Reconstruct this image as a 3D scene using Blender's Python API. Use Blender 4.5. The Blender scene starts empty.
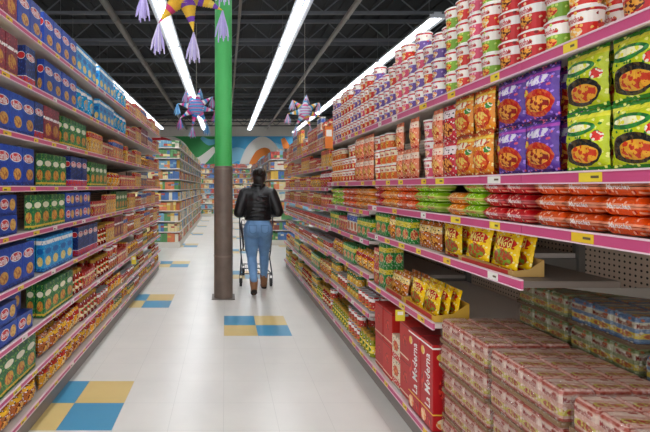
import bpy, bmesh, math, random
from mathutils import Vector, Matrix
random.seed(7)
scene=bpy.context.scene
COL=scene.collection
try:
    scene.view_settings.view_transform='Standard'
except Exception: pass
F=440.0; H=1.35; TILE=.31

# ---------------- materials ----------------
def lin(c):
    if isinstance(c,str):
        c=[int(c[i:i+2],16)/255 for i in (0,2,4)]
        return tuple((x/12.92 if x<=.04045 else ((x+.055)/1.055)**2.4) for x in c)+(1,)
    return tuple(c)+(1,) if len(c)==3 else c
MC={}
def mat(hexc,rough=.5,metal=0,emit=0,noise=0.0,nscale=20,name=None,spec=.5):
    key=(hexc,rough,metal,emit,noise,nscale)
    if key in MC: return MC[key]
    m=bpy.data.materials.new(name or 'surface_'+hexc); m.use_nodes=True
    nt=m.node_tree; b=nt.nodes['Principled BSDF']
    c=lin(hexc)
    b.inputs['Base Color'].default_value=c; b.inputs['Roughness'].default_value=rough
    b.inputs['Metallic'].default_value=metal
    b.inputs['Specular IOR Level'].default_value=spec
    if emit:
        b.inputs['Emission Color'].default_value=c; b.inputs['Emission Strength'].default_value=emit
    if noise:
        tc=nt.nodes.new('ShaderNodeTexCoord'); n=nt.nodes.new('ShaderNodeTexNoise'); n.inputs['Scale'].default_value=nscale
        n.inputs['Detail'].default_value=4
        nt.links.new(tc.outputs['Object'],n.inputs['Vector'])
        mx=nt.nodes.new('ShaderNodeMix'); mx.data_type='RGBA'
        mx.inputs[6].default_value=tuple(x*(1-noise) for x in c[:3])+(1,)
        mx.inputs[7].default_value=tuple(min(1,x*(1+noise)) for x in c[:3])+(1,)
        nt.links.new(n.outputs['Fac'],mx.inputs[0]); nt.links.new(mx.outputs[2],b.inputs['Base Color'])
    MC[key]=m
    return m

def label_mat(name,base,bands=(),blobs=(),rough=.4,jit=.3,flecks=('f4efe4','2a1a14'),fs=(9,13),crinkle=0):
    """printed package: small print flecks, horizontal bands (v0,v1,col), elliptical pictures (cu,cv,ru,rv,colA,colB)"""
    m=bpy.data.materials.new(name); m.use_nodes=True
    nt=m.node_tree; N=nt.nodes; L=nt.links; b=N['Principled BSDF']
    b.inputs['Roughness'].default_value=rough
    uv=N.new('ShaderNodeUVMap'); sp=N.new('ShaderNodeSeparateXYZ'); L.new(uv.outputs[0],sp.inputs[0])
    def M(op,a,bb=None):
        n=N.new('ShaderNodeMath'); n.operation=op
        for i,x in enumerate((a,bb)):
            if x is None: continue
            if isinstance(x,(int,float)): n.inputs[i].default_value=x
            else: L.new(x,n.inputs[i])
        return n.outputs[0]
    def mix(f,a,c2):
        n=N.new('ShaderNodeMix'); n.data_type='RGBA'; L.new(f,n.inputs[0])
        for i,x in ((6,a),(7,c2)):
            if isinstance(x,tuple): n.inputs[i].default_value=x
            else: L.new(x,n.inputs[i])
        return n.outputs[2]
    noi=N.new('ShaderNodeTexNoise'); noi.inputs['Scale'].default_value=9; noi.inputs['Detail'].default_value=2
    L.new(uv.outputs[0],noi.inputs['Vector'])
    thr=M('GREATER_THAN',noi.outputs['Fac'],.52)
    c=lin(base)
    for (v0,v1,col) in bands:
        f=M('MULTIPLY',M('GREATER_THAN',sp.outputs[1],v0),M('LESS_THAN',sp.outputs[1],v1))
        c=mix(f,c,lin(col))
    if flecks:
        vm=N.new('ShaderNodeVectorMath');vm.operation='MULTIPLY';vm.inputs[1].default_value=(fs[0],fs[1],1);L.new(uv.outputs[0],vm.inputs[0])
        vo=N.new('ShaderNodeTexVoronoi');vo.voronoi_dimensions='2D';vo.inputs['Scale'].default_value=1;L.new(vm.outputs[0],vo.inputs['Vector'])
        sc=N.new('ShaderNodeSeparateColor');L.new(vo.outputs['Color'],sc.inputs[0])
        near=M('LESS_THAN',vo.outputs['Distance'],.38)
        c=mix(M('MULTIPLY',near,M('GREATER_THAN',sc.outputs[0],.74)),c,lin(flecks[0]))
        c=mix(M('MULTIPLY',near,M('GREATER_THAN',sc.outputs[1],.80)),c,lin(flecks[1]))
    for (cu,cv,ru,rv,ca,cb) in blobs:
        du=M('DIVIDE',M('SUBTRACT',sp.outputs[0],cu),ru); dv=M('DIVIDE',M('SUBTRACT',sp.outputs[1],cv),rv)
        f=M('LESS_THAN',M('ADD',M('MULTIPLY',du,du),M('MULTIPLY',dv,dv)),1.0)
        inner=mix(thr,lin(ca),lin(cb))
        c=mix(f,c,inner)
    oi=N.new('ShaderNodeObjectInfo')
    k=M('ADD',M('MULTIPLY',oi.outputs['Random'],jit),1-jit/2)
    hs=N.new('ShaderNodeHueSaturation'); L.new(k,hs.inputs['Value'])
    if isinstance(c,tuple): hs.inputs['Color'].default_value=c
    else: L.new(c,hs.inputs['Color'])
    L.new(hs.outputs[0],b.inputs['Base Color'])
    if crinkle:
        n2=N.new('ShaderNodeTexNoise');n2.inputs['Scale'].default_value=7;n2.inputs['Detail'].default_value=3;n2.inputs['Distortion'].default_value=1.5;L.new(uv.outputs[0],n2.inputs['Vector'])
        bp=N.new('ShaderNodeBump');bp.inputs['Strength'].default_value=crinkle;bp.inputs['Distance'].default_value=.02;L.new(n2.outputs[0],bp.inputs['Height']);L.new(bp.outputs[0],b.inputs['Normal'])
    return m

# ---------------- mesh helpers ----------------
class MB:
    def __init__(s): s.v=[];s.f=[];s.m=[];s.uv=[]
    def box(s,x0,x1,y0,y1,z0,z1,mi=0):
        b=len(s.v)
        x0,x1=min(x0,x1),max(x0,x1);y0,y1=min(y0,y1),max(y0,y1);z0,z1=min(z0,z1),max(z0,z1)
        s.v+=[(x,y,z) for z in (z0,z1) for y in (y0,y1) for x in (x0,x1)]
        for q in ((0,2,3,1),(4,5,7,6),(0,1,5,4),(2,6,7,3),(0,4,6,2),(1,3,7,5)):
            s.f.append([b+i for i in q]); s.m.append(mi); s.uv.append(None)
    def face(s,pts,mi=0,uv=None):
        b=len(s.v); s.v+=[tuple(p) for p in pts]; s.f.append(list(range(b,b+len(pts)))); s.m.append(mi); s.uv.append(uv)
    def rev(s,prof,seg=18,c=(0,0),mis=None,uvh=None):
        b=len(s.v); n=len(prof)
        for (r,z) in prof:
            for i in range(seg):
                a=2*math.pi*i/seg
                s.v.append((c[0]+r*math.sin(a),c[1]-r*math.cos(a),z))
        zt=uvh or prof[-1][1]
        for j in range(n-1):
            for i in range(seg):
                k=(i+1)%seg
                s.f.append([b+j*seg+i,b+j*seg+k,b+(j+1)*seg+k,b+(j+1)*seg+i]); s.m.append(mis[j] if mis else 0)
                def U(i): return .5+2*(i/seg)
                u0,u1=U(i),U(i+1); sh=math.floor((u0+u1)/2); u0-=sh;u1-=sh
                z0,z1=prof[j][1]/zt,prof[j+1][1]/zt
                s.uv.append([(u0,z0),(u1,z0),(u1,z1),(u0,z1)])
        s.f.append([b+i for i in range(seg)][::-1]); s.m.append(mis[0] if mis else 0); s.uv.append([(.5,.01)]*seg)
        s.f.append([b+(n-1)*seg+i for i in range(seg)]); s.m.append(mis[-1] if mis else 0); s.uv.append([(.5,.99)]*seg)
    def tube(s,pts,r,seg=6,mi=0):
        pts=[Vector(p) for p in pts]; n=len(pts)
        rr=r if isinstance(r,(list,tuple)) else [r]*n
        b=len(s.v); prev=None
        for i,p in enumerate(pts):
            d=(pts[min(i+1,n-1)]-pts[max(i-1,0)]).normalized()
            if prev is None:
                u=d.orthogonal().normalized()
            else:
                u=(prev-d*prev.dot(d))
                u=u.normalized() if u.length>1e-6 else d.orthogonal().normalized()
            prev=u; w=d.cross(u)
            for k in range(seg):
                a=2*math.pi*k/seg
                s.v.append(tuple(p+(u*math.cos(a)+w*math.sin(a))*rr[i]))
        for i in range(n-1):
            for k in range(seg):
                k2=(k+1)%seg
                s.f.append([b+i*seg+k,b+i*seg+k2,b+(i+1)*seg+k2,b+(i+1)*seg+k]); s.m.append(mi); s.uv.append(None)
        s.f.append([b+k for k in range(seg)][::-1]); s.m.append(mi); s.uv.append(None)
        s.f.append([b+(n-1)*seg+k for k in range(seg)]); s.m.append(mi); s.uv.append(None)
    def ball(s,c,r,seg=16,rings=10,mi=0,rot=None):
        if not isinstance(r,(list,tuple)): r=(r,r,r)
        b=len(s.v); c=Vector(c)
        for j in range(rings+1):
            t=math.pi*j/rings
            t=max(.02,min(math.pi-.02,t))
            for i in range(seg):
                a=2*math.pi*i/seg
                p=Vector((r[0]*math.sin(t)*math.cos(a),r[1]*math.sin(t)*math.sin(a),-r[2]*math.cos(t)))
                if rot: p=rot@p
                s.v.append(tuple(c+p))
        for j in range(rings):
            for i in range(seg):
                k=(i+1)%seg
                s.f.append([b+j*seg+i,b+j*seg+k,b+(j+1)*seg+k,b+(j+1)*seg+i]); s.m.append(mi); s.uv.append(None)
        s.f.append([b+k for k in range(seg)][::-1]); s.m.append(mi); s.uv.append(None)
        s.f.append([b+rings*seg+k for k in range(seg)]); s.m.append(mi); s.uv.append(None)
    def capsule(s,pts,rr,mi=0,seg=14):
        s.tube(pts,rr,seg,mi)
        for p,r in zip(pts,rr): s.ball(p,r*.995,seg,8,mi)
    def mesh(s,name,mats,o=(0,0,0),dims=None,smooth=False):
        me=bpy.data.meshes.new(name)
        me.from_pydata([(x-o[0],y-o[1],z-o[2]) for x,y,z in s.v],[],s.f)
        for m in mats: me.materials.append(m)
        me.polygons.foreach_set('material_index',s.m)
        if smooth: me.polygons.foreach_set('use_smooth',[True]*len(s.f))
        uvl=me.uv_layers.new(name='UVMap')
        for p in me.polygons:
            u=s.uv[p.index] if p.index<len(s.uv) else None
            for k,li in enumerate(p.loop_indices):
                if u: uvl.data[li].uv=u[k]
                elif dims:
                    w,d,h=dims; co=me.vertices[me.loops[li].vertex_index].co; n=p.normal
                    ax=max(range(3),key=lambda i:abs(n[i]))
                    if ax==1: uvl.data[li].uv=(co.x/w+.5,co.z/h)
                    elif ax==0: uvl.data[li].uv=(co.y/d,co.z/h)
                    else: uvl.data[li].uv=(co.x/w+.5,.01)
        me.update()
        return me

def obj(name,me,parent=None,loc=(0,0,0),label=None,cat=None,kind=None,group=None):
    o=bpy.data.objects.new(name,me); COL.objects.link(o); o.location=loc
    if parent: o.parent=parent
    if label: o['label']=label
    if cat: o['category']=cat
    if kind: o['kind']=kind
    if group: o['group']=group
    return o

def empty(name,loc,label,cat,group=None):
    o=obj(name,None,None,loc,label,cat,None,group); o.empty_display_size=.1
    return o

_tc={}
def text2d(s):
    if s in _tc: return _tc[s]
    cu=bpy.data.curves.new('t','FONT'); cu.body=s; cu.size=1; cu.resolution_u=1; cu.align_x='CENTER'; cu.align_y='CENTER'; cu.offset=.018
    o=bpy.data.objects.new('t',cu); COL.objects.link(o)
    dg=bpy.context.evaluated_depsgraph_get()
    me=bpy.data.meshes.new_from_object(o.evaluated_get(dg))
    vs=[(v.co.x,v.co.y) for v in me.vertices]; fs=[list(p.vertices) for p in me.polygons]
    bpy.data.objects.remove(o); bpy.data.meshes.remove(me); bpy.data.curves.remove(cu)
    x0=min(v[0] for v in vs);x1=max(v[0] for v in vs);y0=min(v[1] for v in vs);y1=max(v[1] for v in vs)
    cx,cy=(x0+x1)/2,(y0+y1)/2
    vs=[((x-cx)/(x1-x0),(y-cy)/(x1-x0)) for x,y in vs]
    _tc[s]=(vs,fs,(y1-y0)/(x1-x0)); return _tc[s]

def add_text(mb,s,cx,cz,width,fn,mi,vert=False,tall=1.0):
    vs,fs,_=text2d(s); b=len(mb.v)
    for x,y in vs:
        if vert: px,pz=cx-y*width*tall,cz+x*width
        else: px,pz=cx+x*width,cz+y*width*tall
        mb.v.append(fn(px,pz))
    for f in fs: mb.f.append([b+i for i in f]); mb.m.append(mi); mb.uv.append([(0,0)]*len(f))

# ---------------- products ----------------
def bevbox(mb,w,d,h,bv=.002):
    bm=bmesh.new(); bmesh.ops.create_cube(bm,size=1)
    for v in bm.verts: v.co=Vector((v.co.x*w,(v.co.y+.5)*d,(v.co.z+.5)*h))
    bmesh.ops.bevel(bm,geom=bm.edges[:],offset=bv,segments=1,affect='EDGES')
    bm.verts.index_update(); b=len(mb.v)
    mb.v+=[tuple(v.co) for v in bm.verts]
    for f in bm.faces: mb.f.append([b+v.index for v in f.verts]); mb.m.append(0); mb.uv.append(None)
    bm.free()
def bulge(u,v,eu,ev):
    a=max(0,1-abs(2*u-1)**eu)**.6; c=max(0,1-abs(2*v-1)**ev)**.6
    return max(.04,a*c)
def k_box(w,d,h,m,texts):
    mb=MB(); bevbox(mb,w,d,h)
    mb.box(-w*.46,w*.46,d*.25,d*.6,h,h+.0008,0)
    for (s,u,v,wf,c,*r) in texts:
        mb_i=1+[t[4] for t in texts].index(c)
        add_text(mb,s,(u-.5)*w,v*h,wf*(h if r and r[0] else w),lambda x,z:(x,-.0012,z),mb_i,bool(r and r[0]),r[1] if len(r)>1 else 1.3)
    return mb.mesh('p',[m]+[mat(t[4]) for t in texts],dims=(w,d,h))
def k_pouch(w,d,h,m,texts):
    mb=MB(); nx,nz=20,24
    def fy(x,z):
        u,v=min(1,max(0,x/w+.5)),min(1,max(0,z/h))
        if v<.06 or v>.94: B=.05+.05*math.sin(u*50)
        else:
            vv=(v-.06)/.88
            B=max(0,1-abs(2*u-1)**2.2)**.6*max(0,1-abs(2*vv-1)**2.6)**.6
            edge=1-B
            B*=1+.30*edge*math.sin(u*34+3*math.sin(v*7))+.07*math.sin(u*9+v*14)+.06*math.sin(v*26-u*11)
            B=max(.05,B)
        return d/2-d/2*min(1,B)
    for side in (0,1):
        b=len(mb.v)
        for j in range(nz+1):
            for i in range(nx+1):
                x=(i/nx-.5)*w; z=j/nz*h; y=fy(x,z)
                v=j/nz
                pin=1-.07*math.sin(math.pi*v)**.5-.012*math.sin(v*34)-.008*math.sin(v*71)
                zz=z
                if j in(0,nz): zz=z+(.0015*math.sin(i*2.4)) if j==nz else z+.0015*abs(math.sin(i*2.4))
                mb.v.append((x*pin,y if side==0 else d-y,zz))
        for j in range(nz):
            for i in range(nx):
                q=[b+j*(nx+1)+i,b+j*(nx+1)+i+1,b+(j+1)*(nx+1)+i+1,b+(j+1)*(nx+1)+i]
                uv=[(i/nx,j/nz),((i+1)/nx,j/nz),((i+1)/nx,(j+1)/nz),(i/nx,(j+1)/nz)]
                if side: q=q[::-1];uv=uv[::-1]
                mb.f.append(q);mb.m.append(0);mb.uv.append(uv)
    for (s,u,v,wf,c,*r) in texts:
        add_text(mb,s,(u-.5)*w,v*h,wf*w,lambda x,z:(x*.94,fy(x,z)-.003,z),1+[t[4] for t in texts].index(c),False,1.5)
    return mb.mesh('p',[m]+[mat(t[4]) for t in texts],smooth=True)
def k_brick(w,d,h,m,texts):
    mb=MB(); nx,ny=14,8
    for side in (0,1):
        b=len(mb.v)
        for j in range(ny+1):
            for i in range(nx+1):
                u,v=i/nx,j/ny
                bb=bulge(u,v,5,5) if 0<i<nx else .03
                bb*=1+.07*math.sin(u*31+v*5)
                z=h/2+(1 if side else -1)*h/2*min(1,bb)
                mb.v.append(((u-.5)*w,v*d,z))
        for j in range(ny):
            for i in range(nx):
                q=[b+j*(nx+1)+i,b+j*(nx+1)+i+1,b+(j+1)*(nx+1)+i+1,b+(j+1)*(nx+1)+i]
                if not side: q=q[::-1]
                mb.f.append(q);mb.m.append(0);mb.uv.append([((mb.v[k][0]/w+.5),mb.v[k][2]/h) for k in q])
    for i,t in enumerate(texts):
        add_text(mb,t[0],(t[1]-.5)*w,h*.5,t[3]*w,lambda x,z:(x,-.0006+abs(z-h/2)*.35,z),1+i,False,1)
    return mb.mesh('p',[m]+[mat(t[4]) for t in texts],smooth=True)
def k_cup(w,d,h,m,texts):
    mb=MB(); R=w/2
    mb.rev([(R*.76,0),(R*.78,.003),(R*.95,h-.010),(R*1.0,h-.009),(R*1.0,h-.004),(R*.93,h-.004),(R*.90,h)],20,(0,R),[0,0,0,1,1,1,1],h)
    for i,t in enumerate(texts):
        def fn(x,z):
            r=R*(.78+.17*z/h)+.001; a=x/r
            return (r*math.sin(a),R-r*math.cos(a),z)
        add_text(mb,t[0],0,t[2]*h,t[3]*w,fn,2+i,False,1.8)
    return mb.mesh('p',[m,mat('f2f0ea',.5)]+[mat(t[4]) for t in texts])
def k_can(w,d,h,m,texts):
    mb=MB(); R=w/2
    mb.rev([(R*.95,0),(R,.002),(R,.006),(R*.97,.007),(R*.97,h-.007),(R,h-.006),(R,h-.002),(R*.95,h),(R*.93,h-.003)],16,(0,R),[1,1,1,0,1,1,1,1,1],h)
    return mb.mesh('p',[m,mat('b9bcc0',.3,.9)])
def k_jar(w,d,h,m,texts):
    mb=MB(); R=w/2
    mb.rev([(R*.85,0),(R,.008),(R,h*.68),(R*.72,h*.80),(R*.70,h*.84),(R*.76,h*.845),(R*.76,h*.99),(R*.70,h)],16,(0,R),[0,0,0,0,1,1,1,1],h)
    return mb.mesh('p',[m,mat('b48a2a',.35,.5)])
W='f6f4f0'; MAR='c8202a'
K={}
def kind(name,shape,w,d,h,base,bands,blobs,texts,label,cat,rough=.4,flecks=('f4efe4','2a1a14')):
    K[name]=dict(name=name,shape=shape,w=w,d=d,h=h,base=base,bands=bands,blobs=blobs,texts=texts,label=label,cat=cat,rough=rough,mesh=None,flecks=flecks)
BLF=('2c5cc0','0c2a80')
kind('blue_pasta_box','box',.14,.045,.205,'1140a4',[(0,.10,'0a2874')],[(.5,.72,.44,.12,W,W),(.5,.72,.41,.10,'d5242c','c81f28'),(.60,.30,.30,.15,'d9a44a','a8602a')],[('Barilla',.5,.72,.62,W)],'blue cardboard pasta box with red oval emblem','pasta box',.4,BLF)
kind('deep_blue_spaghetti_box','box',.12,.05,.21,'0d2464',[(0,.20,'c8202a'),(.20,.22,W)],[(.5,.74,.44,.10,W,W),(.5,.74,.41,.085,'d5242c','c81f28')],[('Barilla',.5,.74,.62,W)],'dark blue spaghetti box with red base band','pasta box',.4,BLF)
kind('flat_blue_pasta_box','box',.18,.06,.10,'1140a4',[(0,.12,'0a2874')],[(.3,.55,.23,.27,W,W),(.3,.55,.21,.23,'d5242c','c81f28'),(.75,.5,.17,.3,'e3b65a','c98f3a')],[('Barilla',.3,.55,.34,W)],'low wide blue pasta box with red oval emblem','pasta box',.4,BLF)
kind('green_pasta_box','box',.12,.05,.195,'12703a',[(.84,1,'0c5a2e'),(.06,.12,'e0b93a')],[(.5,.70,.38,.09,'e8e2c8','efe9d4'),(.5,.34,.36,.16,'d9a23a','b5481f')],[],'green cardboard pasta box with cream oval','pasta box',.4,('9fc04a','0a3a1c'))
kind('cyan_pasta_box','box',.12,.05,.20,'1494d4',[(.80,.92,W),(0,.1,'0c60b0')],[(.5,.60,.36,.09,'0c60b0','0c60b0'),(.5,.30,.34,.14,'e8c860','f0e0a0')],[],'bright cyan cardboard pasta box with white band','pasta box',.4,('60c0ec','0c60b0'))
kind('navy_meal_box','box',.10,.05,.18,'1c2f6a',[(.60,.84,'e8dcb8'),(0,.1,'c8202a')],[(.5,.32,.36,.18,'e0962a','b5381f')],[],'navy cardboard meal box with cream band','food box')
kind('teal_meal_box','box',.11,.05,.19,'0f7078',[(.66,.82,'e8c83a'),(0,.1,'c8202a')],[(.5,.34,.36,.18,'e0a23a','b5481f')],[],'teal cardboard meal box with yellow band','food box')
kind('orange_meal_box','box',.10,.05,.18,'e0701a',[(.66,.88,'1f50a8')],[(.5,.34,.36,.2,'f4d27a','8c2d12')],[],'orange cardboard meal box with blue band','food box')
kind('teal_pasta_bag','pouch',.14,.06,.20,'1fa0d8',[(.72,.86,W),(0,.1,'1670b8')],[(.5,.4,.34,.2,'63b8e0','e8c060')],[],'light blue plastic bag of pasta','pasta bag',.25,('a8dcf4','0e5aa0'))
kind('dark_red_box','box',.12,.06,.21,'7c1830',[(.62,.70,W),(0,.08,'e0b93a')],[(.5,.35,.35,.18,'c8902c','a33b20')],[],'dark red cardboard food box with white band','food box',.4,('b8404a','4a0c1a'))
kind('yellow_food_box','box',.085,.05,.17,'eab01c',[(.72,.94,'c8261f')],[(.5,.38,.36,.22,'f0d890','a5381f')],[],'yellow cardboard food box with red top band','food box')
kind('small_red_box','box',.09,.05,.12,'c4241f',[(.66,.8,'f0dfae')],[(.5,.35,.3,.2,'f0b23b','6d1a10')],[],'small red cardboard food box','food box')
kind('white_food_box','box',.09,.05,.16,'e4dac4',[(.62,.9,'1f50a8'),(0,.14,'c8261f')],[(.5,.38,.34,.2,'e0782a','8c2d1e')],[],'white cardboard food box with blue top band','food box')
kind('brown_grain_bag','pouch',.14,.07,.13,'b8621e',[(.66,.84,'f0b828'),(0,.1,'7c2d10')],[(.5,.36,.36,.2,'e8a848','6d2c0c')],[],'brown plastic bag of dry food','food bag',.25)
kind('yellow_snack_bag','pouch',.13,.06,.135,'eda61c',[(.64,.84,'bf2a1c')],[(.5,.34,.34,.2,'f4d080','8a3a14')],[],'yellow plastic food bag with red band','food bag',.25)
kind('tomato_can','can',.075,.075,.11,'b8241b',[(.62,.84,W),(.1,.16,'e7b62e')],[(.5,.36,.24,.18,'e0452e','3c8a35')],[],'tin can with red tomato label','tin can')
kind('corn_can','can',.075,.075,.10,'d9a01b',[(.6,.85,'1c6630')],[(.5,.32,.26,.16,'f2d65a','c9982b')],[],'tin can with yellow and green label','tin can')
kind('white_soup_can','can',.07,.07,.10,'e6dccb',[(.5,.95,'b92a1f')],[(.5,.28,.24,.15,'dc8b2e','903216')],[],'tin can with red and white label','tin can')
kind('olive_jar','jar',.065,.065,.14,'868c1c',[(.2,.58,'e8cf45')],[(.5,.38,.24,.12,'3f6a1a','a6a82a')],[],'glass jar of green olives with gold lid','jar',.15)
kind('sauce_jar','jar',.08,.08,.17,'92190c',[(.2,.6,'e8d4a0')],[(.5,.42,.3,.12,'c82a16','2c6a20')],[],'glass jar of red sauce with gold lid','jar',.15)
CF=('f0c060','8c1a14')
def cupk(n,base,band,fl,lab,bl=('f2b84c','f0e0c0')):
    kind(n,'cup',.092,.092,.098,'f2eee6' if not base else base,[(.06,.50,band),(.84,.95,'c8202a')],[(.5,.28,.2,.14)+bl],[('Maruchan',0,.66,.62,MAR)],lab,'noodle cup',.4,fl)
cupk('red_noodle_cup',None,'d2261d',CF,'foam noodle cup with red and white wrap')
cupk('green_noodle_cup',None,'7fae2a',('c8e070','c8201a'),'foam noodle cup with green and white wrap',('f2b84c','d2261d'))
cupk('violet_noodle_cup',None,'6a4a98',('b8a0d8','c8301a'),'foam noodle cup with violet and white wrap',('e5944a','f0e8d4'))
cupk('pink_noodle_cup',None,'d84a6a',('f4b0c0','a81a3a'),'foam noodle cup with pink and white wrap',('f0b070','f6e0d0'))
cupk('orange_noodle_cup','f0e0c0','e0641c',CF,'foam noodle cup with orange and cream wrap',('f2c84c','b0301a'))
kind('solid_red_noodle_cup','cup',.108,.108,.108,'cf1a20',[(.5,.78,W)],[(.5,.3,.22,.14,'f2a83c','5d1210')],[('Maruchan',0,.64,.62,'c8202a')],'red instant noodle cup with white band','noodle cup',.4,('f0d0a0','8c1014'))
kind('lime_noodle_pouch','pouch',.155,.055,.172,'c2cf14',[(.0,.06,'2e7f22'),(.94,1,'2e7f22'),(.86,.94,'e6e23c')],[(.5,.30,.42,.23,'1d1c1a','4a3a1e'),(.56,.27,.30,.15,'e7a52c','c8391c'),(.42,.70,.38,.12,'1a6a2c','2a8a34'),(.42,.71,.30,.06,'f2eec0','e8e03c'),(.84,.55,.10,.08,'d8281c','f0e8d4')],[],'lime green instant noodle packet with dark bowl picture','noodle packet',.16,('f0f080','2a7a20'))
kind('purple_noodle_pouch','pouch',.158,.055,.172,'6038a0',[(.0,.06,'3f1d70'),(.94,1,'2c1a5c'),(.84,.9,'b04ab8')],[(.5,.32,.44,.26,'c02018','d45a24'),(.52,.3,.33,.15,'f0a23c','8f1c1a'),(.5,.75,.38,.09,'e7e0f0','8a5ac8'),(.15,.56,.10,.07,'e8c83c','d8381c')],[],'purple instant noodle packet with red bowl picture','noodle packet',.16,('a87ae0','e05a7a'))
kind('orange_noodle_pouch','pouch',.138,.055,.172,'ec901c',[(.0,.06,'b8471c'),(.94,1,'b8471c'),(.84,.9,'f4d050')],[(.5,.34,.43,.25,'c8351a','e8702a'),(.5,.32,.31,.15,'f3cf64','e0602c'),(.5,.75,.38,.09,'f7ecc6','d04a2c'),(.85,.58,.10,.07,'3c8a35','f0e8d4')],[],'orange instant noodle packet with soup picture','noodle packet',.16,('f8e08a','b8301a'))
kind('red_noodle_pouch','pouch',.12,.05,.165,'cf2b3c',[(.62,.86,'f0dfe0')],[(.5,.32,.36,.2,'f0a24c','7a1810')],[],'pink red instant noodle packet','noodle packet',.2)
kind('peach_noodle_pouch','pouch',.10,.045,.165,'ee8a64',[(.66,.86,'f4d8c0'),(0,.08,'c8302a')],[(.5,.34,.36,.2,'f6c46c','c03a24')],[],'peach orange instant noodle packet','noodle packet',.2,('f8d8b0','c83a2c'))
kind('orange_ramen_brick','brick',.125,.10,.050,'e2500f',[(.36,.64,'f09a74')],[],[('Maruchan',.5,0,.55,W)],'orange red ramen brick in glossy wrapper','ramen packet',.16,('f4b08a','b81c0c'))
kind('red_ramen_brick','brick',.125,.10,.050,'c01018',[(.34,.6,'d86a6c')],[],[('Maruchan',.5,0,.55,W)],'deep red ramen brick in glossy wrapper','ramen packet',.16,('f0a08a','6a0c10'))
kind('green_ramen_brick','brick',.125,.10,.050,'8cc014',[(.36,.62,'d8e070')],[],[('Maruchan',.5,0,.55,MAR)],'lime green ramen brick in glossy wrapper','ramen packet',.16,('e6f0a0','3c7a14'))
kind('amber_ramen_brick','brick',.125,.10,.050,'ea8414',[(.36,.62,'f0c884')],[],[('Maruchan',.5,0,.55,MAR)],'amber orange ramen brick in glossy wrapper','ramen packet',.16,('f8e0a0','c03c10'))
kind('yellow_soup_pouch','pouch',.165,.036,.145,'f8cc0e',[(0,.10,'c2281e')],[(.5,.34,.40,.2,'b5441e','7a9a2c'),(.5,.74,.40,.15,'d02a20','d02a20')],[('MAGGI',.5,.74,.60,'f8e27a')],'yellow soup packet with red banner and dish picture','soup packet',.18,('fff0a0','c83a1c'))
kind('brown_soup_pouch','pouch',.12,.045,.14,'c46a1e',[(.62,.86,'f0d080')],[(.5,.34,.36,.2,'e8a038','7d3008')],[],'brown soup packet with cream band','soup packet',.22)
kind('tall_red_carton','box',.14,.28,.43,'b4141c',[(.95,.97,W),(0,.03,'7c0c12'),(.20,.215,'e8c040')],[(.26,.10,.20,.07,'f0d9b0','e58a3a'),(.22,.86,.15,.05,'e8c040','f0e0c0'),(.75,.10,.16,.06,'8c0c14','d84030'),(.2,.5,.1,.12,'8c0c14','d84030')],[('La Moderna',.60,.56,.62,W,True,1.45)],'tall red cardboard carton with vertical white lettering','carton',.4,None)
kind('plain_red_carton','box',.15,.26,.21,'c22018',[(.08,.12,'f0dcc0'),(.93,.96,'8c120c')],[(.5,.55,.2,.16,'a01810','d83a2a')],[],'plain red cardboard carton with thin pale stripe','carton',.4,None)
kind('cream_snack_carton','box',.12,.24,.15,'e2d0b0',[(.08,.3,'c8281c')],[(.5,.62,.3,.2,'c8281c','e58a3a')],[],'cream cardboard carton with red band','carton')
kind('green_pasta_pack','box',.10,.06,.14,'248f38',[(.64,.86,'e8d22c')],[(.5,.36,.36,.2,'d8402a','f0d890')],[],'green packet with yellow band','food box')
SH=dict(box=k_box,pouch=k_pouch,brick=k_brick,cup=k_cup,can=k_can,jar=k_jar)
def kmesh(k):
    d=K[k]
    if d['mesh'] is None:
        m=label_mat(k+'_print',d['base'],d['bands'],d['blobs'],d['rough'],.3,d['flecks'],(12,16) if d['shape'] in('pouch','box') else (10,8) if d['shape']!='brick' else (14,4),.35 if d['shape'] in('pouch','brick') else 0)
        d['mesh']=SH[d['shape']](d['w'],d['d'],d['h'],m,d['texts']); d['mesh'].name=k
    return d['mesh']
cnt=0
def put(k,side,xf,y,z,rot=0):
    global cnt
    d=K[k]; o=bpy.data.objects.new(k,kmesh(k)); COL.objects.link(o)
    o.location=(side*xf,y,z); o.rotation_euler=(0,0,(-math.pi/2 if side>0 else math.pi/2)+rot)
    o['label']=d['label']; o['category']=d['cat']; o['group']=d['cat']+' rows on the store shelves'
    cnt+=1
    return o
XF={1:1.0,-1:1.05}
def fill(side,z,avail,y0,y1,kinds,rows=1,run=3,stack=None,inset=.02,keep=1.0,rnd=False):
    if isinstance(kinds,str): kinds=[kinds]
    y=y0+.004; ki=0; left=0; k=kinds[0]
    while True:
        if left<=0:
            k=random.choice(kinds) if rnd else kinds[ki%len(kinds)]; ki+=1; left=run
        d=K[k]; w=d['w']+.003
        if y+w>y1:
            ok=[q for q in kinds if K[q]['w']+.003+y<=y1]
            if not ok: break
            k=ok[0]; d=K[k]; w=d['w']+.003
        st=stack or max(1,int((avail-.012)/d['h']))
        soft=d['shape'] in('pouch','brick')
        for r in range(rows):
            n=st
            if random.random()>keep and r==0 and n>1: n-=1
            for s in range(n):
                kk=random.choice(kinds) if (rnd and d['shape']=='cup' and random.random()<.25 and s>0) else k
                if K[kk]['w']!=d['w']: kk=k
                put(kk,side,XF[side]+inset+r*(d['d']+(.010 if soft else .007))+random.uniform(0,.007 if soft else .004),y+w/2,z+.001+s*(d['h']+.001),random.uniform(-.03,.03) if soft else random.uniform(-.010,.010))
        y+=w; left-=1

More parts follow.
